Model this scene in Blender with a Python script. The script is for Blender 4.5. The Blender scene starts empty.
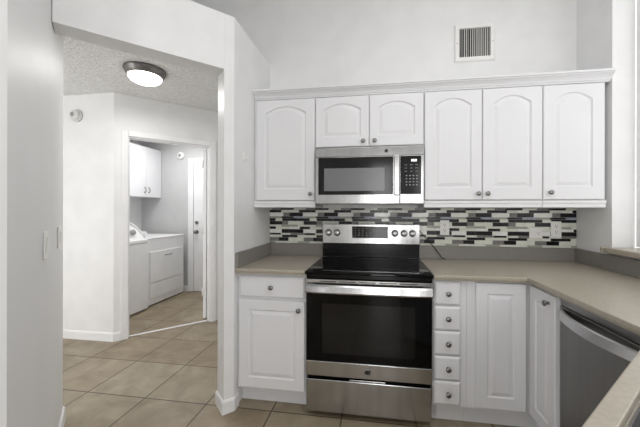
import bpy, bmesh, math, random
from mathutils import Vector, Matrix
random.seed(7)
SC = bpy.context.scene
COL = SC.collection
S2 = math.sqrt(0.5)

# ---------------------------------------------------------------- camera
cam_d = bpy.data.cameras.new('camera')
cam = bpy.data.objects.new('camera', cam_d); COL.objects.link(cam)
cam_d.sensor_width = 36.0
cam_d.lens = 36.0 * 304.9 / 640.0
cam_d.shift_x = -10.5 / 640.0
cam_d.shift_y = -2.4 / 640.0
cam_d.clip_start = 0.02
cam.matrix_world = (Matrix.Translation((0.4344, -2.5292, 1.2906)) @ Matrix.Rotation(0.1497, 4, 'Z')
                    @ Matrix.Rotation(math.pi / 2, 4, 'X') @ Matrix.Rotation(0.0022, 4, 'Z'))
SC.camera = cam

# ---------------------------------------------------------------- world, lamps, exposure
w = bpy.data.worlds.new('sky'); SC.world = w; w.use_nodes = True
w.node_tree.nodes['Background'].inputs[0].default_value = (1.0, 1.0, 1.0, 1)
w.node_tree.nodes['Background'].inputs[1].default_value = 1.3
def area(name, loc, rot, sx, sy, power, col=(1, 1, 1)):
    l = bpy.data.lights.new(name, 'AREA'); l.shape = 'RECTANGLE'; l.size = sx; l.size_y = sy
    l.energy = power; l.color = col
    o = bpy.data.objects.new(name, l); o.location = loc; o.rotation_euler = rot; COL.objects.link(o)
    return o
area('kitchen_ceiling_fill', (0.75, -2.2, 3.33), (0, 0, 0), 1.7, 1.5, 17.5)  # added soft fill under the kitchen ceiling; no fixture is modelled
for wx, wp in ((-1.15, 21), (0.55, 17), (1.45, 11)):
    area('rear_fill_strip', (wx, -4.45, 1.15), (math.radians(90), 0, 0), 0.42, 2.1, wp)  # added strips for daylight and steel reflections; the rear wall has no windows
area('hall_entry_fill', (-2.75, -2.45, 1.25), (math.radians(90), 0, math.radians(-14)), 1.0, 2.1, 30)  # added fill hidden behind the passage wall to brighten the hall; no opening there
area('laundry_ceiling_fill', (-2.35, 1.25, 2.44), (0, 0, 0), 0.5, 0.5, 15)  # added fill to brighten the laundry, without a fixture
SC.view_settings.view_transform = 'Standard'
SC.view_settings.look = 'None'
SC.view_settings.exposure = 0.13
SC.view_settings.gamma = 1.0
SC.view_settings.use_curve_mapping = False

# ---------------------------------------------------------------- materials
def lin(c):
    return tuple(((v / 255) / 12.92 if v / 255 <= 0.04045 else ((v / 255 + 0.055) / 1.055) ** 2.4) for v in c)
def mat(name, rgb, rough=0.5, metal=0.0, noise=None, bump=None, coat=0.0, spec=0.5, aniso=0.0):
    """rgb 0-255; noise=(scale, amount[, stretch]) varies the colour; bump=(scale, strength[, stretch])"""
    m = bpy.data.materials.new(name); m.use_nodes = True
    nt = m.node_tree; b = nt.nodes['Principled BSDF']
    c = lin(rgb)
    b.inputs['Base Color'].default_value = (*c, 1); b.inputs['Roughness'].default_value = rough
    b.inputs['Metallic'].default_value = metal; b.inputs['Coat Weight'].default_value = coat
    b.inputs['Specular IOR Level'].default_value = spec
    if aniso:
        tg = nt.nodes.new('ShaderNodeTangent'); tg.direction_type = 'RADIAL'; tg.axis = 'Z'
        b.inputs['Anisotropic'].default_value = aniso; nt.links.new(tg.outputs[0], b.inputs['Tangent'])
    geo = nt.nodes.new('ShaderNodeNewGeometry')
    def nz(scale, stretch, detail=3):
        mp = nt.nodes.new('ShaderNodeMapping'); mp.inputs['Scale'].default_value = stretch
        nt.links.new(geo.outputs['Position'], mp.inputs['Vector'])
        n = nt.nodes.new('ShaderNodeTexNoise'); n.inputs['Scale'].default_value = scale
        n.inputs['Detail'].default_value = detail
        nt.links.new(mp.outputs[0], n.inputs['Vector']); return n
    if noise is None: noise = (6.0, 0.03)
    st = noise[2] if len(noise) > 2 else (1, 1, 1)
    n = nz(noise[0], st)
    cr = nt.nodes.new('ShaderNodeValToRGB')
    a = noise[1]
    cr.color_ramp.elements[0].position = 0.3; cr.color_ramp.elements[1].position = 0.7
    cr.color_ramp.elements[0].color = (*[max(0, v * (1 - a)) for v in c], 1)
    cr.color_ramp.elements[1].color = (*[min(1, v * (1 + a)) for v in c], 1)
    nt.links.new(n.outputs['Fac'], cr.inputs[0]); nt.links.new(cr.outputs[0], b.inputs['Base Color'])
    if bump:
        n2 = nz(bump[0], bump[2] if len(bump) > 2 else (1, 1, 1), 4)
        bp = nt.nodes.new('ShaderNodeBump'); bp.inputs['Strength'].default_value = bump[1]
        bp.inputs['Distance'].default_value = bump[3] if len(bump) > 3 else 0.004
        nt.links.new(n2.outputs['Fac'], bp.inputs['Height']); nt.links.new(bp.outputs[0], b.inputs['Normal'])
    return m
M = {}
M['wall'] = mat('wall_paint', (236, 236, 236), 0.42, bump=(60, 0.03))
M['gloss_wall'] = mat('satin_wall_paint', (236, 236, 236), 0.5, spec=0.2, noise=(3, 0.015), bump=(16, 0.12, (2.2, 2.2, 0.25), 0.006))
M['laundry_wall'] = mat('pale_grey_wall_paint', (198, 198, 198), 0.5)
M['ceil'] = mat('ceiling_paint', (230, 230, 230), 0.8)
M['popcorn'] = mat('popcorn_ceiling', (240, 240, 239), 0.9, noise=(45, 0.10), bump=(45, 1.0, (1, 1, 1), 0.02))
M['trim'] = mat('white_trim_paint', (240, 240, 241), 0.35)
M['cab'] = mat('white_cabinet_lacquer', (229, 229, 231), 0.38, noise=(3, 0.015))
M['appl'] = mat('white_appliance_enamel', (238, 238, 238), 0.28)
M['plastic'] = mat('white_plastic', (242, 241, 238), 0.35)
M['alarm'] = mat('shaded_white_plastic', (214, 214, 212), 0.4)  # white plastic greyed to put shading into the alarm housing
M['grey_plastic'] = mat('grey_plastic', (150, 150, 150), 0.45)
M['dark_slot'] = mat('dark_slot', (40, 40, 40), 0.6)
M['steel'] = mat('brushed_stainless', (182, 182, 182), 0.19, 1.0, noise=(2.2, 0.12, (6, 1, 0.3)), bump=(4.0, 0.22, (2.2, 1, 0.06), 0.006), aniso=0.35)
M['knob_steel'] = mat('satin_knob_steel', (205, 205, 207), 0.4, 1.0)
M['dw_steel'] = mat('dark_brushed_stainless', (150, 149, 148), 0.36, 1.0, noise=(2.2, 0.08, (1, 6, 0.3)), aniso=0.7)
M['sink_steel'] = mat('satin_sink_steel', (150, 150, 152), 0.45, 1.0)
M['chrome'] = mat('polished_chrome', (215, 215, 215), 0.12, 1.0)
M['nickel'] = mat('brushed_nickel', (140, 138, 134), 0.28, 1.0)
M['bronze'] = mat('dark_nickel_fixture', (128, 126, 124), 0.35, 1.0)
M['black'] = mat('black_enamel', (11, 11, 12), 0.2, spec=0.22)
M['blackglass'] = mat('black_glass', (6, 6, 7), 0.05, noise=(5, 0.02), spec=0.2)
M['panelglass'] = mat('dark_panel_glass', (17, 17, 18), 0.12, spec=0.35)
M['mesh'] = mat('perforated_window_mesh', (118, 118, 120), 0.22, noise=(260, 0.08))
M['ovenwin'] = mat('oven_window_glass', (17, 17, 17), 0.07, noise=(5, 0.05), spec=0.4)
M['ring'] = mat('burner_print', (46, 46, 48), 0.2)
M['glyph'] = mat('grey_panel_print', (150, 150, 152), 0.5)
M['stone'] = mat('beige_quartz', (173, 165, 150), 0.3, noise=(90, 0.09), bump=None)
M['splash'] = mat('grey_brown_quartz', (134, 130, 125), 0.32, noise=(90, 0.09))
M['rubber'] = mat('black_rubber', (18, 18, 18), 0.6)
M['tile_light'] = mat('pale_glass_tile', (224, 226, 214), 0.12, noise=(25, 0.05))
M['tile_white'] = mat('white_glass_tile', (240, 241, 236), 0.12, noise=(25, 0.05))
M['tile_green'] = mat('grey_green_tile', (165, 167, 154), 0.18, noise=(30, 0.08))
M['tile_grey'] = mat('grey_stone_tile', (122, 120, 118), 0.25, noise=(60, 0.18))
M['tile_blue'] = mat('blue_grey_glass_tile', (158, 163, 182), 0.12, noise=(30, 0.06))
M['tile_dark'] = mat('black_glass_tile', (12, 12, 16), 0.2, noise=(70, 0.5), spec=0.35)
M['grout'] = mat('tile_grout', (205, 205, 198), 0.8)

def emis(name, rgb, s):
    m = bpy.data.materials.new(name); m.use_nodes = True
    b = m.node_tree.nodes['Principled BSDF']
    b.inputs['Base Color'].default_value = (*lin(rgb), 1)
    b.inputs['Emission Color'].default_value = (*lin(rgb), 1); b.inputs['Emission Strength'].default_value = s
    return m
M['dome'] = emis('lit_glass_dome', (255, 252, 246), 5.0)
M['digits'] = emis('lit_digits', (235, 240, 240), 0.9)
def glass():
    m = bpy.data.materials.new('window_glass'); m.use_nodes = True
    nt = m.node_tree; nt.nodes.clear()
    o = nt.nodes.new('ShaderNodeOutputMaterial'); mx = nt.nodes.new('ShaderNodeMixShader'); mx.inputs[0].default_value = 0.06
    t = nt.nodes.new('ShaderNodeBsdfTransparent'); g = nt.nodes.new('ShaderNodeBsdfGlossy'); g.inputs['Roughness'].default_value = 0.02
    nt.links.new(t.outputs[0], mx.inputs[1]); nt.links.new(g.outputs[0], mx.inputs[2]); nt.links.new(mx.outputs[0], o.inputs[0])
    return m
M['glass'] = glass()
def floor_mat():
    m = bpy.data.materials.new('beige_floor_tile'); m.use_nodes = True
    nt = m.node_tree; b = nt.nodes['Principled BSDF']; L = nt.links.new
    geo = nt.nodes.new('ShaderNodeNewGeometry')
    mp = nt.nodes.new('ShaderNodeMapping'); mp.inputs['Location'].default_value = (2.047 + 20 * 0.4537, -0.2654 + 20 * 0.4537, 0)
    L(geo.outputs['Position'], mp.inputs['Vector'])
    br = nt.nodes.new('ShaderNodeTexBrick'); br.offset = 0.0; br.squash = 1.0
    br.inputs['Scale'].default_value = 1.0; br.inputs['Brick Width'].default_value = 0.4537
    br.inputs['Row Height'].default_value = 0.4537; br.inputs['Mortar Size'].default_value = 0.0048
    br.inputs['Mortar Smooth'].default_value = 0.2; br.inputs['Bias'].default_value = 0.0
    br.inputs['Color1'].default_value = (*lin((160, 150, 130)), 1); br.inputs['Color2'].default_value = (*lin((146, 132, 110)), 1)
    br.inputs['Mortar'].default_value = (*lin((78, 64, 51)), 1)
    L(mp.outputs[0], br.inputs['Vector'])
    n = nt.nodes.new('ShaderNodeTexNoise'); n.inputs['Scale'].default_value = 5.0; n.inputs['Detail'].default_value = 6; n.inputs['Roughness'].default_value = 0.65
    n.inputs['Distortion'].default_value = 0.6
    L(geo.outputs['Position'], n.inputs['Vector'])
    cr = nt.nodes.new('ShaderNodeValToRGB'); cr.color_ramp.elements[0].position = 0.32; cr.color_ramp.elements[1].position = 0.68
    cr.color_ramp.elements[0].color = (0.70, 0.66, 0.62, 1); cr.color_ramp.elements[1].color = (1.08, 1.07, 1.05, 1)
    L(n.outputs['Fac'], cr.inputs[0])
    mx = nt.nodes.new('ShaderNodeMix'); mx.data_type = 'RGBA'; mx.blend_type = 'MULTIPLY'; mx.inputs[0].default_value = 1.0
    L(br.outputs['Color'], mx.inputs[6]); L(cr.outputs[0], mx.inputs[7]); L(mx.outputs[2], b.inputs['Base Color'])
    b.inputs['Roughness'].default_value = 0.42
    bp = nt.nodes.new('ShaderNodeBump'); bp.inputs['Strength'].default_value = 0.35; bp.inputs['Distance'].default_value = 0.003; bp.invert = True
    L(br.outputs['Fac'], bp.inputs['Height']); L(bp.outputs[0], b.inputs['Normal'])
    return m
M['floor'] = floor_mat()

# ---------------------------------------------------------------- mesh helpers (all take WORLD coordinates: x right, y to back wall, z up)
def box(bm, x0, x1, y0, y1, z0, z1, bev=0.0, mi=0, seg=2):
    n = bmesh.new()
    bmesh.ops.create_cube(n, size=1)
    for v in n.verts:
        v.co = Vector((x0 + (v.co.x + .5) * (x1 - x0), y0 + (v.co.y + .5) * (y1 - y0), z0 + (v.co.z + .5) * (z1 - z0)))
    if bev: bmesh.ops.bevel(n, geom=n.edges[:], offset=bev, segments=seg, profile=0.5, affect='EDGES')
    merge(bm, n, mi); return bm
def merge(bm, n, mi=0, mtx=None):
    vm = {}
    for v in n.verts: vm[v] = bm.verts.new(mtx @ v.co if mtx else v.co)
    for f in n.faces:
        try:
            g = bm.faces.new([vm[v] for v in f.verts]); g.material_index = mi if mi else f.material_index; g.smooth = f.smooth
        except ValueError: pass
    n.free()
def prism(bm, pts, z0, z1, bev=0.0, holes=(), mi=0):
    """polygon in x,y (world) raised from z0 to z1"""
    n = bmesh.new()
    if holes:
        es = []
        for loop in (pts, *holes):
            vs = [n.verts.new((x, y, z0)) for x, y in loop]
            es += [n.edges.new((vs[i], vs[(i + 1) % len(vs)])) for i in range(len(vs))]
        bmesh.ops.triangle_fill(n, edges=es, use_beauty=True)
        fs = n.faces[:]
    else:
        fs = [n.faces.new([n.verts.new((x, y, z0)) for x, y in pts])]
    r = bmesh.ops.extrude_face_region(n, geom=fs)
    for v in r['geom']:
        if isinstance(v, bmesh.types.BMVert): v.co.z = z1
    bmesh.ops.recalc_face_normals(n, faces=n.faces[:])
    if bev:
        ed = [e for e in n.edges if len(e.link_faces) == 2 and e.calc_face_angle(0) > 0.5]
        bmesh.ops.bevel(n, geom=ed, offset=bev, segments=2, profile=0.5, affect='EDGES')
    merge(bm, n, mi); return bm
def lathe(bm, prof, centre, axis='z', seg=28, mi=0, smooth=True):
    """prof = [(radius, height)...] revolved about the axis through centre"""
    n = bmesh.new(); rings = []
    for r, h in prof:
        if r < 1e-6: rings.append([n.verts.new((0, 0, h))])
        else: rings.append([n.verts.new((r * math.cos(2 * math.pi * i / seg), r * math.sin(2 * math.pi * i / seg), h)) for i in range(seg)])
    for a, b in zip(rings, rings[1:]):
        for i in range(seg):
            j = (i + 1) % seg
            vs = [a[i % len(a)], a[j % len(a)], b[j % len(b)], b[i % len(b)]]
            u = []
            for v in vs:
                if v not in u: u.append(v)
            if len(u) > 2: n.faces.new(u)
    for ring, rev in ((rings[0], True), (rings[-1], False)):
        if len(ring) > 2: n.faces.new(list(reversed(ring)) if rev else ring)
    bmesh.ops.recalc_face_normals(n, faces=n.faces[:])
    for f in n.faces: f.smooth = smooth and len(f.verts) < 5
    if axis == 'z': R = Matrix.Identity(4)
    else:
        d = {'-y': Vector((0, -1, 0)), 'x': Vector((1, 0, 0)), '-x': Vector((-1, 0, 0)), '-z': Vector((0, 0, -1))}[axis] if isinstance(axis, str) else axis
        R = Vector((0, 0, 1)).rotation_difference(Vector(d).normalized()).to_matrix().to_4x4()
    merge(bm, n, mi, Matrix.Translation(centre) @ R); return bm
def tube(bm, pts, r, seg=10, mi=0):
    n = bmesh.new(); P = [Vector(p) for p in pts]; rings = []
    up = Vector((0.31, 0.27, 0.91))
    for i, p in enumerate(P):
        t = (P[min(i + 1, len(P) - 1)] - P[max(i - 1, 0)]).normalized()
        a = t.cross(up).normalized(); b = t.cross(a)
        rings.append([n.verts.new(p + r * (math.cos(2 * math.pi * k / seg) * a + math.sin(2 * math.pi * k / seg) * b)) for k in range(seg)])
    for a, b in zip(rings, rings[1:]):
        for k in range(seg): n.faces.new((a[k], a[(k + 1) % seg], b[(k + 1) % seg], b[k])).smooth = True
    n.faces.new(rings[0]); n.faces.new(rings[-1])
    bmesh.ops.recalc_face_normals(n, faces=n.faces[:])
    merge(bm, n, mi); return bm
def spline(pts, n=8):
    P = [Vector(p) for p in pts]; P = [2 * P[0] - P[1]] + P + [2 * P[-1] - P[-2]]; out = []
    for i in range(1, len(P) - 2):
        for k in range(n):
            t = k / n; a, b, c, d = P[i - 1:i + 3]
            out.append(0.5 * ((2 * b) + (c - a) * t + (2 * a - 5 * b + 4 * c - d) * t * t + (3 * b - a - 3 * c + d) * t ** 3))
    return out + [P[-2]]
def base_of(o):
    p = Vector((0, 0, 0))
    while o: p += o.location; o = o.parent
    return p
def obj(name, bm, m, parent=None, origin=None, label=None):
    """link a bmesh built in world coordinates as ONE object; with a parent it becomes that thing's part"""
    me = bpy.data.meshes.new(name)
    off = base_of(parent) if parent else Vector((0, 0, 0))
    if parent is not None and origin is None:
        xs = [v.co for v in bm.verts]
        lo = Vector([min(c[i] for c in xs) for i in range(3)]); hi = Vector([max(c[i] for c in xs) for i in range(3)])
        o3 = (lo + hi) / 2
    elif origin is None:
        xs = [v.co for v in bm.verts]
        lo = Vector([min(c[i] for c in xs) for i in range(3)]); hi = Vector([max(c[i] for c in xs) for i in range(3)])
        o3 = Vector(((lo.x + hi.x) / 2, (lo.y + hi.y) / 2, lo.z))
    else: o3 = Vector(origin)
    for v in bm.verts: v.co -= o3
    bmesh.ops.recalc_face_normals(bm, faces=bm.faces[:])
    bm.to_mesh(me); bm.free()
    for k in (m if isinstance(m, (list, tuple)) else [m]): me.materials.append(M[k])
    o = bpy.data.objects.new(name, me); COL.objects.link(o)
    if parent: o.parent = parent
    o.location = o3 - off
    if label: o['label'] = label
    return o
def tag(o, label, cat, group=None):
    o['label'] = label; o['category'] = cat
    if group: o['group'] = group
    return o
def thing(name, label, cat, loc, group=None):
    o = bpy.data.objects.new(name, None); COL.objects.link(o); o.location = loc; o.empty_display_size = 0.1
    return tag(o, label, cat, group)
def struct(name, bm, m, parent=None):
    o = obj(name, bm, m, parent)
    if not parent: o['kind'] = 'structure'
    return o
NB = bmesh.new

def text_mesh(name, txt, size, loc, rot, m, parent, depth=0.0006):
    cu = bpy.data.curves.new(name, 'FONT'); cu.body = txt; cu.size = size; cu.align_x = 'CENTER'; cu.align_y = 'CENTER'; cu.extrude = depth
    t = bpy.data.objects.new(name + '_tmp', cu)
    COL.objects.link(t)
    dg = bpy.context.evaluated_depsgraph_get()
    me = bpy.data.meshes.new_from_object(t.evaluated_get(dg)); me.name = name
    bpy.data.objects.remove(t); 
    me.materials.clear(); me.materials.append(M[m])
    o = bpy.data.objects.new(name, me); COL.objects.link(o)
    o.parent = parent; o.location = Vector(loc) - base_of(parent); o.rotation_euler = rot
    return o

# ================================================================ SETTING
def wall_seg(bm, P, Q, t, z0, z1, openings=()):
    """wall from P to Q (world x,y); thickness t to the LEFT of P->Q (negative = right); openings (s0,s1,ztop)"""
    P = Vector(P); Q = Vector(Q); L = (Q - P).length; d = (Q - P) / L; nrm = Vector((-d.y, d.x)) * t
    def quad(s0, s1, a, b):
        pts = [P + d * s0, P + d * s1, P + d * s1 + nrm, P + d * s0 + nrm]
        prism(bm, [(p.x, p.y) for p in pts], a, b)
    s = 0.0
    for s0, s1, zt in openings:
        if s0 > s + 1e-4: quad(s, s0, z0, z1)
        quad(s0, s1, zt, z1); s = s1
    if s < L - 1e-4: quad(s, L, z0, z1)
    return bm

XL, XR, ZT = -0.4784, 1.9119, 2.545
ZC = 3.40
# floor, ceilings
bm = NB(); box(bm, -3.6, 2.06, -4.6, 2.1, -0.06, 0.0); struct('floor', bm, 'floor')
bm = NB(); box(bm, -3.6, 2.06, -4.6, 0.12, ZC, ZC + 0.1); struct('ceiling', bm, 'ceil')
hall_poly = [(-0.49, 2.0), (-0.49, -0.66), (-1.11, -1.28), (-0.55, -1.84), (-0.55, -2.88), (-1.59, -2.88), (-3.48, -2.72), (-3.48, 2.0)]
bm = NB(); prism(bm, hall_poly, 2.46, ZT - 0.004); struct('ceiling_hall', bm, 'popcorn')
# back wall: full height right of the kitchen's left wall, above the hall roof to the left of it
bm = NB()
n = bmesh.new()
f = n.faces.new([n.verts.new((x, 0.0, z)) for x, z in ((-0.60, 0), (2.04, 0), (2.04, ZC), (-3.6, ZC), (-3.6, ZT - 0.004), (-0.60, ZT - 0.004))])
r = bmesh.ops.extrude_face_region(n, geom=[f])
for v in r['geom']:
    if isinstance(v, bmesh.types.BMVert): v.co.y = 0.11
merge(bm, n); struct('wall_back', bm, 'wall')
# left wall of the kitchen and the angled header wall with its opening (one continuous drywall run)
bm = NB(); prism(bm, [(XL, -0.0005), (XL, -0.669), (-0.524, -0.7146), (-0.616, -0.6226), (-0.60, -0.60), (-0.60, -0.0005)], 0, ZT)
struct('wall_left', bm, 'wall')
bm = NB()
prism(bm, [(-0.5245, -0.7151), (-1.098, -1.2886), (-1.19, -1.1966), (-0.6165, -0.6231)], 2.193, ZT); struct('wall_header', bm, 'wall')
bm = NB(); prism(bm, [(-1.467, -0.924), (-0.531, -1.860), (-0.531, -2.90), (-1.60, -2.90), (-2.336, -1.793)], 0, ZT); struct('wall_passage', bm, 'gloss_wall')
bm = NB(); box(bm, -0.60, -0.49, 0.112, 2.0, 0, 2.458); struct('wall_hall_right', bm, 'wall')
# hall end wall and the angled wall with the laundry doorway
PD = Vector((-2.128, 0.125)); DD = Vector((S2, S2))
def dg(s, o=0.0): return (PD.x + DD.x * s - DD.y * o, PD.y + DD.y * s + DD.x * o)      # s along the wall, o into the laundry
bm = NB(); prism(bm, [(-3.4, 0.125), (PD.x, PD.y), dg(0.0, 0.11), (-2.20, 0.235), (-3.4, 0.235)], 0, 2.458); struct('wall_hall_end', bm, 'wall')
D0, D1, DH = 0.116, 0.922, 2.045
bm = NB(); wall_seg(bm, PD, dg(2.0), 0.11, 0, 2.458, [(D0, D1, DH)]); struct('wall_laundry_entry', bm, 'wall')
bm = NB(); box(bm, -3.5, -3.4, -2.7, 2.0, 0, 2.458); struct('wall_hall_left', bm, 'wall')
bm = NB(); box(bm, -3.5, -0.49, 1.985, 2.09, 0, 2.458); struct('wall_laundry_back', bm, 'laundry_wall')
# right wall: full height beside the cabinets, knee wall below the sill further on
bm = NB(); box(bm, XR, 2.04, -0.35, -0.0005, 0, ZC - 0.002); box(bm, XR, 2.04, -4.5, -0.35, 0, 1.029)
box(bm, XR, 2.04, -4.5, -2.6, 1.029, ZC - 0.002); struct('wall_right', bm, 'wall')
bm = NB(); box(bm, XR, 2.04, -2.6, -0.352, 2.95, ZC - 0.002); struct('wall_right_header', bm, 'wall')
bm = NB(); box(bm, -3.6, 2.04, -4.6, -4.5, 0, ZC - 0.002); struct('wall_rear', bm, 'wall')
bm = NB(); box(bm, -3.6, -3.502, -4.498, 0.0, 0, ZC - 0.002); struct('wall_far_left', bm, 'wall')
# window beyond the right-hand opening
bm = NB()
for a in ((-0.409, -0.353), (-1.50, -1.45), (-2.598, -2.545)): box(bm, 2.043, 2.10, a[0], a[1], 1.07, 2.948, 0.003)
box(bm, 2.044, 2.099, -2.545, -0.409, 1.07, 1.12, 0.003); box(bm, 2.044, 2.099, -2.545, -0.409, 2.90, 2.948, 0.003)
wf = struct('window_1', bm, 'trim')
bm = NB(); box(bm, 2.068, 2.074, -2.546, -0.408, 1.118, 2.902); obj('pane', bm, 'glass', wf)

# stone sill on the knee wall
bm = NB(); box(bm, 1.858, 2.115, -2.62, -0.3525, 1.0305, 1.0655, 0.009, seg=3)
box(bm, 1.858, 1.9105, -0.3525, -0.325, 1.0305, 1.0655, 0.006)
tag(obj('window_sill', bm, 'stone'), 'beige stone sill ledge on the right-hand knee wall', 'sill')

# baseboards
def baseboard(name, path, h=0.086, t=0.011, closed_out=1):
    """path of world xy points along the wall face; board stands out to the RIGHT of the path"""
    bm = NB(); P = [Vector(p) for p in path]; offs = []
    for i, p in enumerate(P):
        ns = []
        for a, b in ((i - 1, i), (i, i + 1)):
            if a >= 0 and b < len(P):
                d = (P[b] - P[a]).normalized(); ns.append(Vector((d.y, -d.x)))
        if len(ns) == 1: o = ns[0] * t
        else:
            m = (ns[0] + ns[1]).normalized(); o = m * (t / max(0.3, m.dot(ns[0])))
        offs.append(p + o)
    n = bmesh.new(); rows = []
    for p, q in zip(P, offs):
        d = (q - p)
        rows.append([n.verts.new((*(p + d * k), z)) for k, z in ((0.0, 0.0), (1.0, 0.0), (1.0, h - 0.012), (0.6, h - 0.002), (0.45, h), (0.0, h))])
    for a, b in zip(rows, rows[1:]):
        for k in range(6): n.faces.new((a[k], a[(k + 1) % 6], b[(k + 1) % 6], b[k]))
    n.faces.new(rows[0]); n.faces.new(rows[-1])
    merge(bm, n); o = obj(name, bm, 'trim'); o['kind'] = 'structure'
e = 0.0008
baseboard('baseboard_left', [(-0.600 - e, -0.55), (-0.600 - e, -0.601), (-0.616 - 2 * e, -0.6226), (-0.524, -0.7146 - 2 * e), (XL + e, -0.669 - e), (XL + e, -0.613)])
baseboard('baseboard_hall_end', [(-3.39, 0.125 - e), (PD.x, PD.y - e), dg(D0 - 0.058, -e)])
baseboard('baseboard_passage', [(-0.531 + e, -2.88), (-0.531 + e, -1.860 + e), (-1.467, -0.924 + 2 * e), (-2.3, -1.757 + 2 * e)])
baseboard('baseboard_laundry', [(-2.72, 1.985 - e), (-2.557, 1.985 - e)])
# laundry door casing, jamb lining and threshold
def dbox(bm, s0, s1, o0, o1, z0, z1):
    prism(bm, [dg(s0, o0), dg(s1, o0), dg(s1, o1), dg(s0, o1)], z0, z1, 0.003)
bm = NB()
CW = 0.056
dbox(bm, D0 - CW, D0 + 0.004, -0.017, -0.001, 0, DH + CW); dbox(bm, D1 - 0.004, D1 + CW, -0.017, -0.001, 0, DH + CW)
dbox(bm, D0 + 0.0045, D1 - 0.0045, -0.017, -0.001, DH - 0.004, DH + CW)
dbox(bm, D0 + 0.001, D0 + 0.016, 0.0, 0.11, 0, DH - 0.001); dbox(bm, D1 - 0.016, D1 - 0.001, 0.0, 0.11, 0, DH - 0.001)
dbox(bm, D0 + 0.017, D1 - 0.017, 0.0, 0.11, DH - 0.016, DH - 0.001)
struct('trim_1', bm, 'trim')
bm = NB(); dbox(bm, D0 + 0.017, D1 - 0.017, 0.035, 0.062, 0.0005, 0.009)
o = obj('trim_2', bm, 'trim'); o['kind'] = 'structure'
# open laundry door leaf, seen edge on
H = Vector(dg(D1 - 0.021, 0.116)); ld = Vector((-0.40, 0.917)).normalized(); ln = Vector((-ld.y, ld.x))   # ln points to the opening side
bm = NB(); q = [H, H + ld * 0.76, H + ld * 0.76 + ln * 0.034, H + ln * 0.034]
prism(bm, [(p.x, p.y) for p in q], 0.012, DH - 0.02, 0.002); leaf = struct('door_2', bm, 'trim')
for z in (0.28, 1.02, 1.80):
    bm = NB(); c = H - ld * 0.004 + ln * 0.040; lathe(bm, [(0, 0), (0.007, 0), (0.007, 0.09), (0, 0.09)], (c.x, c.y, z), seg=12); obj('hinge', bm, 'plastic', leaf)
# back door of the laundry
YB = 1.985
bm = NB(); box(bm, -2.455, -1.645, YB - 0.012, YB - 0.001, 0.008, 2.05)
def raised(n, x0, x1, z0, z1, y):
    for a, b, t in ((0, 0.012, 0.0), (0.012, 0.05, 0.0)): pass
for (a, b) in ((-2.365, -2.08), (-2.01, -1.725)):
    for (c, d) in ((0.2, 0.75), (1.0, 1.90)):
        box(bm, a, b, YB - 0.018, YB - 0.0125, c, d, 0.004)
bd = struct('door_1', bm, 'trim')
bm = NB(); lathe(bm, [(0.031, 0), (0.031, 0.006), (0.012, 0.012), (0.012, 0.035), (0.027, 0.045), (0.029, 0.058), (0.02, 0.07), (0, 0.072)], (-2.405, YB - 0.0122, 0.955), '-y'); obj('door_knob', bm, 'nickel', bd)
bm = NB(); lathe(bm, [(0.028, 0), (0.028, 0.01), (0.02, 0.018), (0, 0.018)], (-2.405, YB - 0.0122, 1.105), '-y'); box(bm, -2.41, -2.40, YB - 0.045, YB - 0.028, 1.09, 1.12, 0.002); obj('deadbolt', bm, 'nickel', bd)
bm = NB(); box(bm, -2.555, -2.461, YB - 0.022, YB - 0.001, 0, 2.13, 0.004); box(bm, -1.639, -1.545, YB - 0.022, YB - 0.001, 0, 2.13, 0.004)
box(bm, -2.4605, -1.6395, YB - 0.022, YB - 0.001, 2.056, 2.13, 0.004); struct('trim_3', bm, 'trim')

# ================================================================ CABINET BUILDERS
def outline(x0, x1, z0, z1, rise, ins, K=14):
    """closed loop bottom-left, bottom-right, then shoulder/arch from right to left; z1 is the arch peak"""
    a, b, c = x0 + ins, x1 - ins, z0 + ins
    pts = [(a, c), (b, c)]
    for k in range(K + 1):
        t = k / K; x = b + (a - b) * t
        u = 2 * t - 1
        pts.append((x, (z1 - ins) - rise * (u * u)))
    return pts
def panel_door(x0, x1, z0, z1, th, mx, mb, mt, rise, mapf):
    """raised-panel door; local plane (x,z), depth d outward; mapf(x,d,z)->world"""
    bm = NB(); K = 14; g = 0.004
    def loop(pts, d): return [bm.verts.new(mapf(x, d, z)) for x, z in pts]
    def outer(ins, d):
        pts = [(x0 + ins, z0 + ins), (x1 - ins, z0 + ins)]
        for k in range(K + 1):
            pts.append((x1 - ins + (x0 - x1 + 2 * ins) * k / K, z1 - ins))
        return loop(pts, d)
    px0, px1, pz0, pz1 = x0 + mx, x1 - mx, z0 + mb, z1 - mt
    L = [outer(0, 0), outer(0, th - g), outer(g, th),
         loop(outline(px0, px1, pz0, pz1, rise, 0.0), th),
         loop(outline(px0, px1, pz0, pz1, rise, 0.006), th - 0.008),
         loop(outline(px0, px1, pz0, pz1, rise, 0.011), th - 0.008),
         loop(outline(px0, px1, pz0, pz1, rise, 0.032), th - 0.001)]
    n = len(L[0])
    for a, b in zip(L, L[1:]):
        for i in range(n):
            j = (i + 1) % n
            bm.faces.new((a[i], a[j], b[j], b[i]))
    bm.faces.new(L[0][::-1]); bm.faces.new(L[-1])
    return bm
def drawer_front(x0, x1, z0, z1, th, mapf, g=0.012):
    bm = NB()
    def loop(i, d): return [bm.verts.new(mapf(x, d, z)) for x, z in ((x0 + i, z0 + i), (x1 - i, z0 + i), (x1 - i, z1 - i), (x0 + i, z1 - i))]
    L = [loop(0, 0), loop(0, th - 0.008), loop(0.003, th - 0.006), loop(g, th), ]
    for a, b in zip(L, L[1:]):
        for i in range(4): bm.faces.new((a[i], a[(i + 1) % 4], b[(i + 1) % 4], b[i]))
    bm.faces.new(L[0][::-1]); bm.faces.new(L[-1]); return bm
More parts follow.
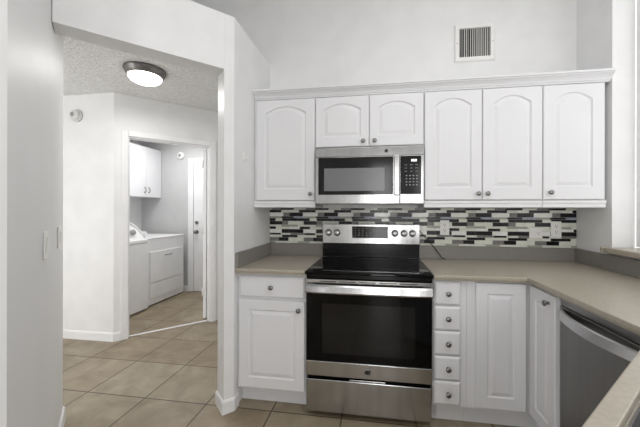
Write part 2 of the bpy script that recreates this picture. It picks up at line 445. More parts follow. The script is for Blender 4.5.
def knob(parent, p, axis, m='nickel', s=1.0):
    bm = NB(); lathe(bm, [(0.009 * s, 0), (0.006 * s, 0.006), (0.006 * s, 0.012), (0.0145 * s, 0.018), (0.0155 * s, 0.023), (0.012 * s, 0.028), (0, 0.030)], p, axis, 20)
    return obj('knob', bm, m, parent)
def facing_back(yf): return lambda x, d, z: Vector((x, -yf - d, z))
def facing_right(xf): return lambda y, d, z: Vector((xf - d, -y, z))

# ---- upper cabinets
UB, UT, UD, DF = 1.3166, 2.1155, 0.333, 0.3345
def upper(name, label, x0, x1, zb, doors, rail, group='white upper cabinets on the back wall'):
    t = thing(name, label, 'cabinet', ((x0 + x1) / 2, -0.17, zb), group)
    bm = NB(); box(bm, x0, x1, -UD, -0.001, zb if not rail else 1.3655, UT + 0.006, 0.0015); obj('body', bm, 'cab', t)
    if rail:
        bm = NB(); box(bm, x0, x1 , -UD - 0.012, -0.012, UB, 1.3645, 0.004); box(bm, x0, x1, -UD - 0.018, -UD - 0.010, 1.345, 1.3635, 0.003); obj('light_rail', bm, 'cab', t)
    for (a, b, z0, z1, kx, kz) in doors:
        d = obj('door', panel_door(a, b, z0, z1, 0.02, 0.066 if z1 - z0 > 0.5 else 0.058, 0.082 if z1 - z0 > 0.5 else 0.072, 0.048, 0.05 if z1 - z0 > 0.5 else 0.042, facing_back(DF)), 'cab', t)
        knob(d, (kx, -DF - 0.0203, kz), '-y')
    return t
upper('wall_cabinet', 'white single-door upper cabinet left of the microwave, against the left wall', XL + 0.001, -0.0075, UB, [(-0.457, -0.011, 1.369, 2.112, -0.040, 1.415)], True)
upper('wall_cabinet', 'short white two-door cabinet directly above the microwave', -0.0065, 0.7575, 1.742, [(-0.004, 0.380, 1.752, 2.112, 0.340, 1.786), (0.3845, 0.7545, 1.752, 2.112, 0.4205, 1.786)], False)
upper('wall_cabinet', 'white two-door upper cabinet just right of the microwave', 0.7585, 1.5085, UB, [(0.7615, 1.134, 1.369, 2.112, 1.108, 1.41), (1.139, 1.506, 1.369, 2.112, 1.166, 1.41)], True)
upper('wall_cabinet', 'white single-door upper cabinet at far right beside the window wall', 1.5095, 1.882, UB, [(1.5115, 1.866, 1.369, 2.112, 1.550, 1.415)], True)
# crown moulding: profile swept along the front with a mitred return at the open ends
bm = NB(); n = bmesh.new()
prof = [(0.0, 2.123), (0.020, 2.123), (0.022, 2.131), (0.028, 2.134), (0.034, 2.146), (0.048, 2.160), (0.058, 2.166), (0.059, 2.172), (0.068, 2.174), (0.068, 2.187), (0.0, 2.187)]
rows = []
for x, ext in ((XL + 0.001, 0.0), (XR - 0.0015, 0.0)):
    rows.append([n.verts.new((x, -UD + 0.015 - d, z)) for d, z in prof])
for k in range(len(prof)):
    n.faces.new((rows[0][k], rows[0][(k + 1) % len(prof)], rows[1][(k + 1) % len(prof)], rows[1][k]))
n.faces.new(rows[0]); n.faces.new(rows[1]); merge(bm, n)
box(bm, XL + 0.001, XR - 0.0015, -UD + 0.012, -0.002, 2.170, 2.186)
tag(obj('crown_moulding', bm, 'cab'), 'long white crown moulding running along the tops of the upper cabinets', 'moulding')

# ---- tile backsplash: one mosaic sheet pattern repeated along the wall
sheet = [
 (16, [(50, 165, 'd'), (165, 265, 'l'), (265, 343, 'g')]),
 (21, [(57, 130, 'l'), (130, 210, 'w'), (210, 310, 'd'), (310, 350, 'd')]),
 (33, [(75, 128, 'g'), (128, 242, 'd'), (242, 368, 'w')]),
 (16, [(60, 165, 'd'), (165, 260, 'b'), (260, 353, 'e')]),
 (24, [(67, 199, 'd'), (199, 300, 'd'), (300, 360, 'l')]),
 (31, [(67, 117, 'g'), (117, 180, 'l'), (180, 250, 'l'), (250, 360, 'd')]),
 (17, [(60, 200, 'e'), (200, 353, 'l')]),
 (21, [(10, 130, 'l'), (130, 217, 'w'), (217, 303, 'd')]),
 (33, [(62, 125, 'd'), (125, 247, 'd'), (247, 355, 'w')]),
 (16, [(54, 137, 'l'), (137, 260, 'g'), (260, 347, 'd')]),
 (21, [(65, 197, 'd'), (197, 290, 'l'), (290, 358, 'l')]),
 (32, [(37, 120, 'd'), (120, 250, 'l'), (250, 330, 'g')]),
 (16, [(100, 200, 'l'), (200, 300, 'e'), (300, 393, 'l')])]
names = ['grout', 'tile_light', 'tile_white', 'tile_green', 'tile_grey', 'tile_blue', 'tile_dark']
key = {'l': 1, 'w': 2, 'e': 3, 'g': 4, 'b': 5, 'd': 6}
bm = NB(); box(bm, XL + 0.001, XR - 0.001, -0.004, -0.0005, 1.0185, 1.3155)
tot = sum(h for h, _ in sheet); sc_ = 0.297 / tot; U = 0.300 / 293.0
z = 1.3155
for h, segs in sheet:
    hh = h * sc_
    for k in range(-6, 6):
        for a, b, c in segs:
            x0 = 0.965 + (a - 192 + 293 * k) * U; x1 = 0.965 + (b - 192 + 293 * k) * U
            x0 = max(x0, XL + 0.002); x1 = min(x1, XR - 0.002)
            if x1 - x0 < 0.004: continue
            dz = random.uniform(0, 0.0012)
            box(bm, x0 + 0.0009, x1 - 0.0009, -0.0075 - dz, -0.0038, z - hh + 0.0009, z - 0.0009, 0, key[c])
    z -= hh
tag(obj('tile_backsplash', bm, names), 'mosaic strip tile backsplash in black, grey and cream behind the stove', 'backsplash')

# ---- base cabinets
CF, BF = 0.607, 0.608       # carcass front, door back plane (distance from the back wall)
t = thing('base_cabinet', 'white base cabinet with one drawer over one door, left of the stove', 'cabinet', (-0.24, -0.3, 0))
bm = NB(); box(bm, XL + 0.0015, -0.011, -CF, -0.002, 0.118, 0.881, 0.001); obj('body', bm, 'cab', t)
bm = NB(); box(bm, XL + 0.0015, -0.011, -CF + 0.065, -CF + 0.082, 0.001, 0.1175); obj('toe_kick', bm, 'cab', t)
d = obj('drawer', drawer_front(-0.462, -0.018, 0.724, 0.867, 0.02, facing_back(BF)), 'cab', t); knob(d, (-0.239, -BF - 0.0203, 0.795), '-y')
d = obj('door', panel_door(-0.462, -0.018, 0.132, 0.707, 0.02, 0.066, 0.068, 0.062, 0.0, facing_back(BF)), 'cab', t); knob(d, (-0.056, -BF - 0.0203, 0.655), '-y')

t = thing('base_cabinet', 'narrow white stack of five small drawers right of the stove', 'cabinet', (0.86, -0.3, 0))
bm = NB(); box(bm, 0.7715, 0.966, -CF, -0.002, 0.118, 0.881, 0.001); obj('body', bm, 'cab', t)
bm = NB(); box(bm, 0.7715, 0.966, -CF + 0.055, -CF + 0.07, 0.001, 0.1175); obj('toe_kick', bm, 'cab', t)
for i in range(5):
    z1 = 0.8715 - 0.1492 * i
    d = obj('drawer', drawer_front(0.779, 0.931, z1 - 0.142, z1, 0.02, facing_back(BF)), 'cab', t); knob(d, (0.857, -BF - 0.0203, z1 - 0.07), '-y')

t = thing('base_cabinet', 'white L-shaped corner cabinet with two doors meeting at the inside corner', 'cabinet', (1.5, -0.3, 0))
XF = 1.322
bm = NB(); prism(bm, [(0.967, -CF), (XF, -CF), (XF, -0.889), (1.909, -0.889), (1.909, -0.002), (0.967, -0.002)], 0.118, 0.881); obj('body', bm, 'cab', t)
bm = NB(); prism(bm, [(0.967, -CF + 0.055), (XF + 0.055, -CF + 0.055), (XF + 0.055, -0.889), (XF + 0.07, -0.889), (XF + 0.07, -CF + 0.07), (0.967, -CF + 0.07)], 0.001, 0.1175); obj('toe_kick', bm, 'cab', t)
d = obj('door', panel_door(1.016, 1.290, 0.134, 0.8715, 0.02, 0.062, 0.068, 0.062, 0.0, facing_back(BF)), 'cab', t)
d = obj('door', panel_door(0.633, 0.886, 0.134, 0.8715, 0.02, 0.062, 0.068, 0.062, 0.0, facing_right(XF - 0.001)), 'cab', t); knob(d, (XF - 0.0213, -0.832, 0.825), '-x')

# ---- counters
ZC0, ZC1 = 0.8825, 0.9158
t = thing('countertop', 'short beige stone countertop left of the stove', 'countertop', (-0.24, -0.33, ZC0))
bm = NB(); box(bm, XL + 0.001, -0.0085, -0.657, -0.001, 0.894, ZC1, 0.005); box(bm, XL + 0.001, -0.0085, -0.652, -0.001, ZC0, 0.8936, 0.003); obj('slab', bm, 'stone', t)
bm = NB(); box(bm, XL + 0.0205, -0.0085, -0.0205, -0.001, ZC1 + 0.0003, 1.0178, 0.002); obj('backsplash', bm, 'splash', t)
bm = NB(); box(bm, XL + 0.001, XL + 0.020, -0.655, -0.001, ZC1 + 0.0003, 1.0178, 0.002); obj('side_splash', bm, 'splash', t)
t = thing('countertop', 'long beige stone countertop turning the corner right of the stove to the sink', 'countertop', (1.5, -0.8, ZC0))
K0 = 2.725      # diagonal front edge: x - y = K0
def cpoly(i, k):
    return [(0.7705, -0.657 + i), (1.2815 + i, -0.657 + i), (1.2815 + i, -(K0 + k - 1.2815 - i)), (0.62 + i, -(K0 + k - 0.62 - i)), (0.62 + i, -2.62), (1.910, -2.62), (1.910, -0.001), (0.7705, -0.001)]
cc = Vector((0.985, -1.740)); u = Vector((-S2, -S2)); v = Vector((S2, -S2))        # u along the edge, v away from the kitchen
off = (2.782 - 2.725) * S2
def spt(a, b): p = cc + u * a + v * b; return (p.x, p.y)
def hole(g=0.0): return [spt(-0.34 + g, off + g), spt(0.34 - g, off + g), spt(0.34 - g, off + 0.42 - g), spt(-0.34 + g, off + 0.42 - g)]
bm = NB(); prism(bm, cpoly(0, 0), 0.894, ZC1, 0.004, [hole()]); prism(bm, cpoly(0.009, 0.012), ZC0, 0.8936, 0.002, [hole()]); obj('slab', bm, 'stone', t)
bm = NB(); box(bm, 0.7705, 1.8905, -0.0205, -0.001, ZC1 + 0.0003, 1.0178, 0.002); obj('backsplash', bm, 'splash', t)
bm = NB(); box(bm, 1.891, 1.910, -2.62, -0.001, ZC1 + 0.0003, 1.0178, 0.002); obj('side_splash', bm, 'splash', t)

# sink under the diagonal and the cabinet that carries it
t = thing('sink', 'stainless sink basin set in the counter at the lower right corner', 'sink', (*spt(0, off + 0.21), 0.70))
bm = NB(); n = bmesh.new()
def ring(g, z): return [n.verts.new((x, y, z)) for x, y in hole(g)]
R_ = [ring(-0.0015, 0.8815), ring(0.002, 0.8815), ring(0.012, 0.72), ring(0.03, 0.70)]
R2 = [ring(-0.0015, 0.879), ring(0.0, 0.879), ring(0.010, 0.716), ring(0.03, 0.696)]
for RR in (R_, R2):
    for a, b in zip(RR, RR[1:]):
        for i in range(4): n.faces.new((a[i], a[(i + 1) % 4], b[(i + 1) % 4], b[i]))
n.faces.new(R_[-1]); n.faces.new(R2[-1])
for i in range(4): n.faces.new((R_[0][i], R_[0][(i + 1) % 4], R2[0][(i + 1) % 4], R2[0][i]))
merge(bm, n); obj('basin', bm, 'sink_steel', t)
bm = NB(); lathe(bm, [(0.045, 0), (0.045, 0.002), (0.035, 0.003), (0.03, 0.001), (0, 0.001)], (*spt(0, off + 0.21), 0.7004)); obj('drain', bm, 'chrome', t)
t = thing('sink_cabinet', 'white angled cabinet under the sink, mostly hidden below the counter edge', 'cabinet', (*spt(0, 0.2), 0))
def sp(a, b): return spt(a, b)
bm = NB()
cab_out = [spt(-0.39, 0.021), spt(0.45, 0.021), spt(0.45, 0.036), spt(-0.39, 0.036)]
prism(bm, cab_out, 0.118, 0.876); prism(bm, [spt(-0.335, 0.026), spt(0.425, 0.026), spt(0.425, 0.036), spt(-0.335, 0.036)], 0.001, 0.117)
obj('body', bm, 'cab', t)
def facing_diag(a, d, z): p = spt(-a, 0.0205 - d * 0.8); return Vector((p[0], p[1], z))
for a0, a1, ka in ((-0.435, -0.035, -0.07), (-0.03, 0.36, 0.01)):
    d = obj('door', panel_door(a0, a1, 0.134, 0.8715, 0.02, 0.062, 0.068, 0.062, 0.0, facing_diag), 'cab', t)
    p = facing_diag(ka, 0.0205, 0.82); knob(d, p, Vector((-S2, S2, 0)))

# ================================================================ RANGE
t = thing('range', 'stainless and black freestanding electric range with black glass cooktop', 'stove', (0.38, -0.33, 0))
RY = 0.640
bm = NB(); box(bm, -0.003, 0.763, -RY + 0.035, -0.022, 0.032, 0.899, 0.003); obj('body', bm, 'black', t)
for x in (0.05, 0.71):
    for y in (-0.56, -0.08):
        bm = NB(); lathe(bm, [(0.02, 0), (0.02, 0.012), (0.012, 0.014), (0.012, 0.0315)], (x, y, 0.0005), seg=14); obj('leg', bm, 'rubber', t)
ct = NB(); box(ct, -0.006, 0.766, -0.686, -0.075, 0.8995, 0.9185, 0.006); box(ct, 0.006, 0.754, -0.668, -0.085, 0.9180, 0.9215, 0.0015)
ct = obj('cooktop', ct, 'blackglass', t)
for (x, y, r) in ((0.20, -0.50, 0.115), (0.57, -0.50, 0.095), (0.20, -0.235, 0.08), (0.57, -0.235, 0.08), (0.385, -0.18, 0.05)):
    for rr in (r, r * 0.62):
        n = NB(); seg = 48
        a = [n.verts.new((x + rr * math.cos(2 * math.pi * i / seg), y + rr * math.sin(2 * math.pi * i / seg), 0.9218)) for i in range(seg)]
        b = [n.verts.new((x + (rr - 0.0025) * math.cos(2 * math.pi * i / seg), y + (rr - 0.0025) * math.sin(2 * math.pi * i / seg), 0.9218)) for i in range(seg)]
        for i in range(seg): n.faces.new((a[i], a[(i + 1) % seg], b[(i + 1) % seg], b[i]))
        obj('burner_ring', n, 'ring', ct)
bm = NB(); box(bm, -0.003, 0.763, -RY - 0.005, -RY + 0.034, 0.868, 0.899, 0.003)
vt = obj('vent_trim', bm, 'black', t)
# oven door
bm = NB(); box(bm, -0.003, 0.762, -RY - 0.012, -RY + 0.033, 0.265, 0.867, 0.004); od = obj('oven_door', bm, 'blackglass', t)
bm = NB(); box(bm, -0.003, 0.762, -RY - 0.022, -RY - 0.0125, 0.266, 0.357, 0.003); lp = obj('lower_band', bm, 'steel', od)
bm = NB(); box(bm, 0.10, 0.665, -RY - 0.0135, -RY - 0.0123, 0.405, 0.715, 0.0005); obj('window', bm, 'ovenwin', od)
bm = NB(); box(bm, -0.003, 0.762, -RY - 0.020, -RY - 0.0125, 0.792, 0.8655, 0.003); ub = obj('upper_band', bm, 'steel', od)
for k in range(5):
    bm = NB(); x = 0.085 + k * 0.122; box(bm, x, x + 0.104, -RY - 0.0207, -RY - 0.0202, 0.8515, 0.8565); obj('vent_slot', bm, 'dark_slot', ub)
bm = NB(); n = bmesh.new(); K = 20; rows = []           # bowed flat handle bar
for k in range(K + 1):
    s = k / K; x = 0.003 + 0.755 * s; bow = 0.012 * (1 - (2 * s - 1) ** 4); yb = -RY - 0.046 - bow
    rows.append([n.verts.new((x, yb + dy, 0.815 + dz)) for dy, dz in ((0.012, -0.028), (-0.010, -0.026), (-0.013, -0.018), (-0.004, 0.014), (0.004, 0.024), (0.012, 0.026))])
for a, b in zip(rows, rows[1:]):
    for i in range(6): n.faces.new((a[i], a[(i + 1) % 6], b[(i + 1) % 6], b[i])).smooth = False
n.faces.new(rows[0]); n.faces.new(rows[-1]); merge(bm, n)
for x in (0.008, 0.718): box(bm, x, x + 0.035, -RY - 0.045, -RY - 0.0205, 0.797, 0.835, 0.003)
obj('handle', bm, 'steel', od)
bm = NB(); lathe(bm, [(0.0195, 0), (0.0195, 0.0025), (0.018, 0.0035), (0.0, 0.0035)], (0.382, -RY - 0.0222, 0.3115), '-y', 32); em = obj('emblem', bm, 'bronze', lp, label='dark round emblem with a ring and letters')
n = NB(); lathe(n, [(0.0155, 0), (0.0155, 0.0008), (0.0140, 0.0008), (0.0140, 0)], (0.382, -RY - 0.0258, 0.3115), '-y', 32); obj('emblem_ring', n, 'steel', lp)
text_mesh('emblem_letters', 'GE', 0.016, (0.382, -RY - 0.0262, 0.3112), (math.pi / 2, 0, 0), 'steel', lp)
# storage drawer
bm = NB(); box(bm, -0.002, 0.761, -RY - 0.008, -RY + 0.033, 0.033, 0.236, 0.004); sd = obj('drawer', bm, 'steel', t)
bm = NB(); box(bm, 0.27, 0.49, -RY - 0.005, -RY + 0.015, 0.2375, 0.247, 0.002); obj('pull', bm, 'steel', sd)
# backguard
bm = NB(); box(bm, 0.003, 0.766, -0.073, -0.0225, 0.9225, 1.029, 0.002); obj('riser', bm, 'black', t)
bm = NB(); box(bm, 0.0, 0.7685, -0.082, -0.0225, 1.0295, 1.187, 0.004); bg = obj('control_panel', bm, 'steel', t)
bm = NB(); box(bm, 0.241, 0.524, -0.0835, -0.0822, 1.076, 1.169, 0.0005); dp = obj('display', bm, 'panelglass', bg)
for r in range(4):
    for c in range(9):
        if r == 1 and 3 <= c <= 4: continue
        x = 0.262 + c * 0.0295; z = 1.150 - r * 0.0185
        n = NB(); box(n, x, x + (0.008 if (r + c) % 3 else 0.012), -0.0842, -0.0837, z, z + 0.005); obj('key', n, 'glyph', dp)
for x in (0.05, 0.12, 0.578, 0.648, 0.713):
    bm = NB(); lathe(bm, [(0.027, 0), (0.027, 0.004), (0.022, 0.006), (0.0205, 0.026), (0.0185, 0.028), (0, 0.028)], (x, -0.0823, 1.117), '-y', 28)
    kb = obj('knob', bm, 'knob_steel', bg); bm = NB(); box(bm, x - 0.0015, x + 0.0015, -0.1118, -0.1106, 1.119, 1.137); obj('pointer', bm, 'dark_slot', kb)
# cord from behind the range to the counter
bm = NB(); tube(bm, spline([(0.7735, -0.0265, 1.135), (0.792, -0.0275, 1.112), (0.84, -0.029, 1.06), (0.885, -0.030, 1.005), (0.925, -0.031, 0.952), (0.945, -0.034, 0.925), (0.965, -0.045, 0.9205)]), 0.0035)
tag(obj('power_cord', bm, 'rubber'), 'thin black power cord hanging beside the range over the backsplash', 'cord')

# ================================================================ MICROWAVE
t = thing('microwave', 'stainless over-the-range microwave with black door and keypad', 'microwave', (0.376, -0.2, 1.341))
X0, X1 = 0.0015, 0.7515
bm = NB(); box(bm, X0, X1, -0.366, -0.012, 1.345, 1.7385, 0.003); obj('body', bm, 'black', t)
bm = NB(); box(bm, X0, X1, -0.392, -0.367, 1.6735, 1.7385, 0.004); tb = obj('top_grille', bm, 'steel', t)
bm = NB(); box(bm, X0, 0.5915, -0.392, -0.367, 1.3415, 1.673, 0.004); dr = obj('door', bm, 'steel', t)
bm = NB(); box(bm, 0.592, X1, -0.392, -0.367, 1.3415, 1.673, 0.004); cp = obj('control_panel', bm, 'steel', t)
bm = NB(); box(bm, 0.024, 0.547, -0.3945, -0.3922, 1.406, 1.6695, 0.001); gl = obj('door_glass', bm, 'panelglass', dr)
bm = NB(); box(bm, 0.066, 0.490, -0.396, -0.3947, 1.432, 1.592, 0.0006); obj('window', bm, 'mesh', dr)
bm = NB(); box(bm, 0.552, 0.588, -0.425, -0.412, 1.400, 1.690 - 0.018, 0.004); box(bm, 0.556, 0.584, -0.4125, -0.3922, 1.408, 1.43, 0.002); box(bm, 0.556, 0.584, -0.4125, -0.3922, 1.645, 1.667, 0.002); obj('handle', bm, 'steel', dr)
bm = NB(); box(bm, 0.597, 0.734, -0.3945, -0.3922, 1.408, 1.6695, 0.001); kp = obj('keypad', bm, 'panelglass', cp)
n = NB(); 
for k in range(3): box(n, 0.668 + k * 0.013, 0.678 + k * 0.013, -0.3955, -0.3947, 1.630, 1.646)
obj('display', n, 'digits', kp)
for r in range(4):
    for c in range(4): n = NB(); box(n, 0.631 + c * 0.023, 0.642 + c * 0.023, -0.3955, -0.3947, 1.467 + r * 0.021, 1.474 + r * 0.021); obj('key', n, 'glyph', kp)
for r in range(3):
    for c in range(3): n = NB(); box(n, 0.624 + c * 0.036, 0.640 + c * 0.036, -0.3955, -0.3947, 1.562 + r * 0.022, 1.565 + r * 0.022); obj('key', n, 'glyph', kp)
n = NB(); lathe(n, [(0.012, 0), (0.012, 0.0008), (0.010, 0.0008), (0.010, 0)], (0.50, -0.3922, 1.708), '-y', 28); obj('emblem', n, 'grey_plastic', tb)
text_mesh('emblem_letters', 'GE', 0.010, (0.50, -0.3925, 1.708), (math.pi / 2, 0, 0), 'grey_plastic', tb)

# ================================================================ DISHWASHER
t = thing('dishwasher', 'dark stainless dishwasher with curved bar handle under the right counter', 'dishwasher', (1.6, -1.18, 0))
DX = 1.318; DY0, DY1 = 0.8915, 1.445
bm = NB(); box(bm, DX + 0.03, 1.90, -DY1, -DY0, 0.10, 0.876); obj('body', bm, 'black', t)
bm = NB(); box(bm, DX + 0.07, DX + 0.09, -DY1, -DY0, 0.001, 0.0995); obj('toe_kick', bm, 'black', t)
bm = NB(); box(bm, DX, DX + 0.029, -DY1 + 0.003, -DY0 - 0.003, 0.115, 0.835, 0.004); dd = obj('door', bm, 'dw_steel', t)
bm = NB(); box(bm, DX + 0.004, DX + 0.029, -DY1 + 0.003, -DY0 - 0.003, 0.8365, 0.872, 0.003); obj('control_strip', bm, 'dw_steel', t)
bm = NB(); n = bmesh.new(); K = 24; rows = []
for k in range(K + 1):
    s = k / K; y = -(DY0 + 0.02 + (DY1 - DY0 - 0.04) * s); bow = 0.050 * (1 - (2 * s - 1) ** 2) ** 0.8
    xb = DX - 0.004 - bow; zc = 0.805
    rows.append([n.verts.new((xb + dx, y, zc + dz)) for dx, dz in ((0.006, -0.023), (-0.008, -0.021), (-0.010, -0.017), (0.000, 0.016), (0.008, 0.020))])
for a, b in zip(rows, rows[1:]):
    for i in range(5): n.faces.new((a[i], a[(i + 1) % 5], b[(i + 1) % 5], b[i]))
n.faces.new(rows[0]); n.faces.new(rows[-1]); merge(bm, n); obj('handle', bm, 'knob_steel', dd)

# ================================================================ SMALL WALL THINGS
def receptacle(n_slot, cx, cz, y):
    box(n_slot, cx - 0.008, cx - 0.0055, y - 0.0006, y, cz - 0.002, cz + 0.009); box(n_slot, cx + 0.0055, cx + 0.008, y - 0.0006, y, cz - 0.001, cz + 0.008)
    lathe(n_slot, [(0.0035, 0), (0.0035, 0.0006), (0, 0.0006)], (cx, y, cz - 0.009), '-y', 10)
def outlet(label, cx, cz, w_, h_, recs):
    y = -0.0090
    t = thing('outlet', label, 'outlet', (cx, y, cz), 'outlets in the tile backsplash')
    bm = NB(); box(bm, cx - w_ / 2, cx + w_ / 2, y - 0.006, y, cz - h_ / 2, cz + h_ / 2, 0.002); obj('cover_plate', bm, 'plastic', t)
    for dx, dz in recs:
        bm = NB(); box(bm, cx + dx - 0.017, cx + dx + 0.017, y - 0.0085, y - 0.0063, cz + dz - 0.0145, cz + dz + 0.0145, 0.001); r = obj('receptacle', bm, 'plastic', t)
        bm = NB(); receptacle(bm, cx + dx, cz + dz, y - 0.0087); obj('slot', bm, 'dark_slot', r)
outlet('white wall outlet on the tiles just right of the stove', 0.967, 1.163, 0.070, 0.116, ((0, 0.0215), (0, -0.0215)))
outlet('squat white wall outlet, left of the pair near the corner', 1.629, 1.127, 0.092, 0.078, ((0.018, 0.0),))
outlet('tall white wall outlet, right of the pair near the corner', 1.768, 1.159, 0.073, 0.116, ((0, 0.0215), (0, -0.0215)))

def switch(label, s):
    """on the passage wall face; s = distance along the face from its hall end"""
    d = Vector((S2, -S2)); nn = Vector((S2, S2)); p = Vector((-1.467, -0.924)) + d * s + nn * 0.0012; z0 = 1.145
    t = thing('light_switch', label, 'switch', (p.x, p.y, z0), 'light switches on the passage wall')
    def ob(name, a, b, o0, o1, z_0, z_1, m, par, bev=0.0015):
        bm = NB(); q = [p + d * a + nn * o0, p + d * b + nn * o0, p + d * b + nn * o1, p + d * a + nn * o1]
        prism(bm, [(v_.x, v_.y) for v_ in q], z_0, z_1, bev); return obj(name, bm, m, par)
    ob('cover_plate', -0.036, 0.036, 0, 0.008, z0 - 0.059, z0 + 0.059, 'plastic', t, 0.002)
    ob('rocker', -0.016, 0.016, 0.0083, 0.0125, z0 - 0.033, z0 + 0.033, 'plastic', t)
switch('white light switch on the left passage wall, nearer the camera', 0.717)
switch('white light switch on the left passage wall, nearer the hall', 0.246)

# little hook on the kitchen's left wall
t = thing('wall_hook', 'tiny white adhesive hook on the left wall beside the upper cabinet', 'hook', (XL, -0.537, 1.64))
bm = NB(); box(bm, XL + 0.001, XL + 0.006, -0.547, -0.527, 1.635, 1.70, 0.002); obj('back_plate', bm, 'plastic', t)
bm = NB(); tube(bm, spline([(XL + 0.0085, -0.537, 1.662), (XL + 0.018, -0.537, 1.646), (XL + 0.030, -0.537, 1.648), (XL + 0.034, -0.537, 1.662)], 5), 0.003); obj('hook_arm', bm, 'plastic', t)

# supply-air register high on the back wall
t = thing('air_vent', 'white metal air vent register high on the back wall', 'vent', (1.19, -0.001, 2.46))
vx0, vx1, vz0, vz1 = 1.040, 1.339, 2.464, 2.757
bm = NB(); n = bmesh.new()
def rl(i, y): return [n.verts.new((x, y, z)) for x, z in ((vx0 + i, vz0 + i), (vx1 - i, vz0 + i), (vx1 - i, vz1 - i), (vx0 + i, vz1 - i))]
L = [rl(0, -0.001), rl(0, -0.006), rl(0.008, -0.014), rl(0.034, -0.014), rl(0.034, -0.001)]
for a, b in zip(L, L[1:] + L[:1]):
    for i in range(4): n.faces.new((a[i], a[(i + 1) % 4], b[(i + 1) % 4], b[i]))
merge(bm, n); obj('frame', bm, 'plastic', t)
bm = NB(); box(bm, vx0 + 0.035, vx1 - 0.035, -0.0016, -0.0006, vz0 + 0.035, vz1 - 0.035); obj('backing', bm, 'dark_slot', t)
for k in range(15):
    x = vx0 + 0.042 + k * (vx1 - vx0 - 0.084) / 14
    bm = NB(); a = math.radians(random.choice((-18, 8, 14, 20))); 
    n = bmesh.new(); box(n, -0.0012, 0.0012, -0.0095, 0.0, vz0 + 0.036, vz1 - 0.036)
    merge(bm, n, 0, Matrix.Translation((x, -0.0024, 0)) @ Matrix.Rotation(a, 4, 'Z')); obj('fin', bm, 'plastic', t)
for k in range(2):
    bm = NB(); lathe(bm, [(0.004, 0), (0.003, 0.0015), (0, 0.002)], (vx0 + 0.018 + k * (vx1 - vx0 - 0.036), -0.0142, (vz0 + vz1) / 2), '-y', 10); obj('screw', bm, 'grey_plastic', t)

# ================================================================ HALL
LX, LY, LZ = -1.472, -0.250, 2.459
t = thing('ceiling_light', 'round flush ceiling light with glowing white dome in the hall', 'light', (LX, LY, LZ))
bm = NB(); lathe(bm, [(0.156, 0), (0.158, 0.010), (0.152, 0.020), (0.136, 0.050), (0.128, 0.056), (0.118, 0.056)], (LX, LY, LZ - 0.0005), '-z', 40); obj('base_ring', bm, 'bronze', t)
bm = NB(); lathe(bm, [(0.125, 0.0565), (0.124, 0.066), (0.110, 0.086), (0.082, 0.101), (0.042, 0.110), (0, 0.112)], (LX, LY, LZ), '-z', 40); obj('dome', bm, 'dome', t)
pl = bpy.data.lights.new('hall_bulb', 'AREA'); pl.shape = 'DISK'; pl.size = 0.22; pl.energy = 6; pl.color = (1, 0.99, 0.97)
po = bpy.data.objects.new('hall_bulb', pl); po.location = (LX, LY, LZ - 0.118); COL.objects.link(po)

t = thing('smoke_alarm', 'round white alarm with a raised centre on the hall wall left of the laundry door', 'alarm', (-2.54, 0.124, 2.243), None)
bm = NB(); lathe(bm, [(0.062, 0), (0.062, 0.014), (0.057, 0.02), (0.05, 0.022), (0.05, 0.036), (0.045, 0.044), (0.03, 0.046), (0.0, 0.046)], (-2.54, 0.1238, 2.243), '-y', 32); obj('housing', bm, 'alarm', t)
bm = NB(); lathe(bm, [(0.02, 0), (0.02, 0.004), (0.012, 0.008), (0, 0.008)], (-2.552, 0.0775, 2.248), '-y', 20); obj('lens', bm, 'grey_plastic', t)
t = thing('smoke_alarm', 'small round white alarm on the laundry back wall beside the back door', 'alarm', (-2.69, YB - 0.001, 2.18), None)
bm = NB(); lathe(bm, [(0.06, 0), (0.06, 0.012), (0.05, 0.03), (0.035, 0.036), (0, 0.036)], (-2.69, YB - 0.0012, 2.18), '-y', 28); obj('housing', bm, 'plastic', t)
bm = NB(); lathe(bm, [(0.024, 0), (0.024, 0.003), (0, 0.004)], (-2.69, YB - 0.0375, 2.18), '-y', 24); obj('cap', bm, 'grey_plastic', t)

# ================================================================ LAUNDRY
# dryer
t = thing('dryer', 'white front-loading clothes dryer beside the washer in the laundry', 'dryer', (-2.95, 1.52, 0))
FX = -2.568
dy0, dy1 = 1.112, 1.878
bm = NB(); box(bm, -3.33, FX, dy0, dy1, 0.018, 0.905, 0.006); obj('body', bm, 'appl', t)
bm = NB(); box(bm, -3.33, FX + 0.006, dy0, dy1, 0.9055, 0.925, 0.008); obj('top', bm, 'appl', t)
bm = NB(); box(bm, FX + 0.001, FX + 0.014, dy0 + 0.035, dy1 - 0.035, 0.315, 0.735, 0.006); d = obj('door', bm, 'appl', t)
bm = NB(); box(bm, FX + 0.0145, FX + 0.024, 1.42, 1.58, 0.655, 0.668, 0.003); obj('handle', bm, 'grey_plastic', d)
bm = NB(); box(bm, FX + 0.001, FX + 0.010, dy0 + 0.035, dy1 - 0.035, 0.10, 0.305, 0.004); obj('lower_panel', bm, 'appl', t)
bm = NB(); n = bmesh.new()
pr = [(-3.33, 0.9255), (-3.19, 0.9255), (-3.215, 0.955), (-3.25, 0.965), (-3.33, 0.965)]
a = [n.verts.new((x, dy0 + 0.01, z)) for x, z in pr]; b = [n.verts.new((x, dy1 - 0.01, z)) for x, z in pr]
for i in range(5): n.faces.new((a[i], a[(i + 1) % 5], b[(i + 1) % 5], b[i]))
n.faces.new(a); n.faces.new(b); merge(bm, n); cs = obj('console', bm, 'appl', t)
for y in (dy0 + 0.06, dy1 - 0.06):
    for x in (-3.27, FX - 0.05):
        bm = NB(); lathe(bm, [(0.022, 0), (0.022, 0.017)], (x, y, 0.0005), seg=12); obj('leg', bm, 'rubber', t)
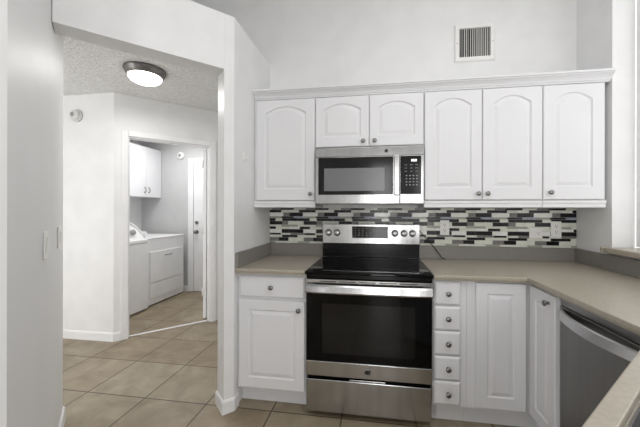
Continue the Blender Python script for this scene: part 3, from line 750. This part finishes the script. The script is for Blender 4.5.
# washer
t = thing('washer', 'white top-loading clothes washer with rounded console, nearest the laundry doorway', 'washer', (-2.95, 0.76, 0))
wy0, wy1, WX = 0.36, 1.062, -2.517
bm = NB(); box(bm, -3.30, WX, wy0, wy1, 0.018, 0.87, 0.008); obj('body', bm, 'appl', t)
bm = NB(); box(bm, -3.30, WX + 0.006, wy0, wy1, 0.8715, 0.925, 0.015, seg=3); obj('top', bm, 'appl', t)
bm = NB(); box(bm, -3.25, -2.86, wy0 + 0.05, wy1 - 0.05, 0.9255, 0.940, 0.006); obj('lid', bm, 'appl', t)
bm = NB(); n = bmesh.new(); K = 18; rows = []          # rounded console: arched outline, sloping face
ym, hw = (wy0 + wy1) / 2, (wy1 - wy0) / 2 + 0.012
for k in range(K + 1):
    s = -1 + 2 * k / K; y = ym + hw * s; h_ = 0.20 * (1 - abs(s) ** 5) + 0.012
    zt = 0.9255 + h_
    rows.append([n.verts.new((x, y, z)) for x, z in ((-2.84, 0.9255), (-2.575, 0.9255), (-2.575 - 0.095 * (h_ / 0.2), zt - 0.012 * h_ / 0.2), (-2.605 - 0.095 * (h_ / 0.2), zt), (-2.84, zt))])
for a, b in zip(rows, rows[1:]):
    for i in range(5): n.faces.new((a[i], a[(i + 1) % 5], b[(i + 1) % 5], b[i]))
n.faces.new(rows[0]); n.faces.new(rows[-1]); merge(bm, n); cs = obj('console', bm, 'appl', t)
bm = NB(); pts = []
for k in range(25):
    s_ = -1 + 2 * k / 24; h_ = 0.20 * (1 - abs(s_) ** 5) + 0.012
    pts.append((-2.580 - 0.095 * (h_ / 0.2), ym + hw * s_, 0.9305 + h_))
tube(bm, pts, 0.014); obj('bezel', bm, 'appl', cs)
ax = Vector((0.9, 0, 0.42)).normalized()
bm = NB(); lathe(bm, [(0.036, 0), (0.034, 0.02), (0.03, 0.024), (0, 0.024)], (-2.6065, 0.90, 1.015), ax, 24); obj('dial', bm, 'grey_plastic', cs)
for y in (wy0 + 0.06, wy1 - 0.06):
    for x in (-3.24, WX - 0.05):
        bm = NB(); lathe(bm, [(0.022, 0), (0.022, 0.017)], (x, y, 0.0005), seg=12); obj('leg', bm, 'rubber', t)
# laundry wall cabinet
t = thing('laundry_cabinet', 'white two-door wall cabinet above the washer and dryer', 'cabinet', (-3.2, 1.66, 1.50))
CX = -3.06
bm = NB(); box(bm, -3.398, CX, 1.33, 1.982, 1.50, 2.265, 0.001); obj('body', bm, 'cab', t)
for a, b, k in ((1.333, 1.654, 1.615), (1.658, 1.979, 1.697)):
    bm = NB(); box(bm, CX + 0.001, CX + 0.019, a, b, 1.502, 2.262, 0.002); d = obj('door', bm, 'cab', t)
    bm = NB(); tube(bm, spline([(CX + 0.021, k, 1.565), (CX + 0.045, k, 1.58), (CX + 0.045, k, 1.63), (CX + 0.021, k, 1.645)], 5), 0.0055); obj('handle', bm, 'nickel', d)
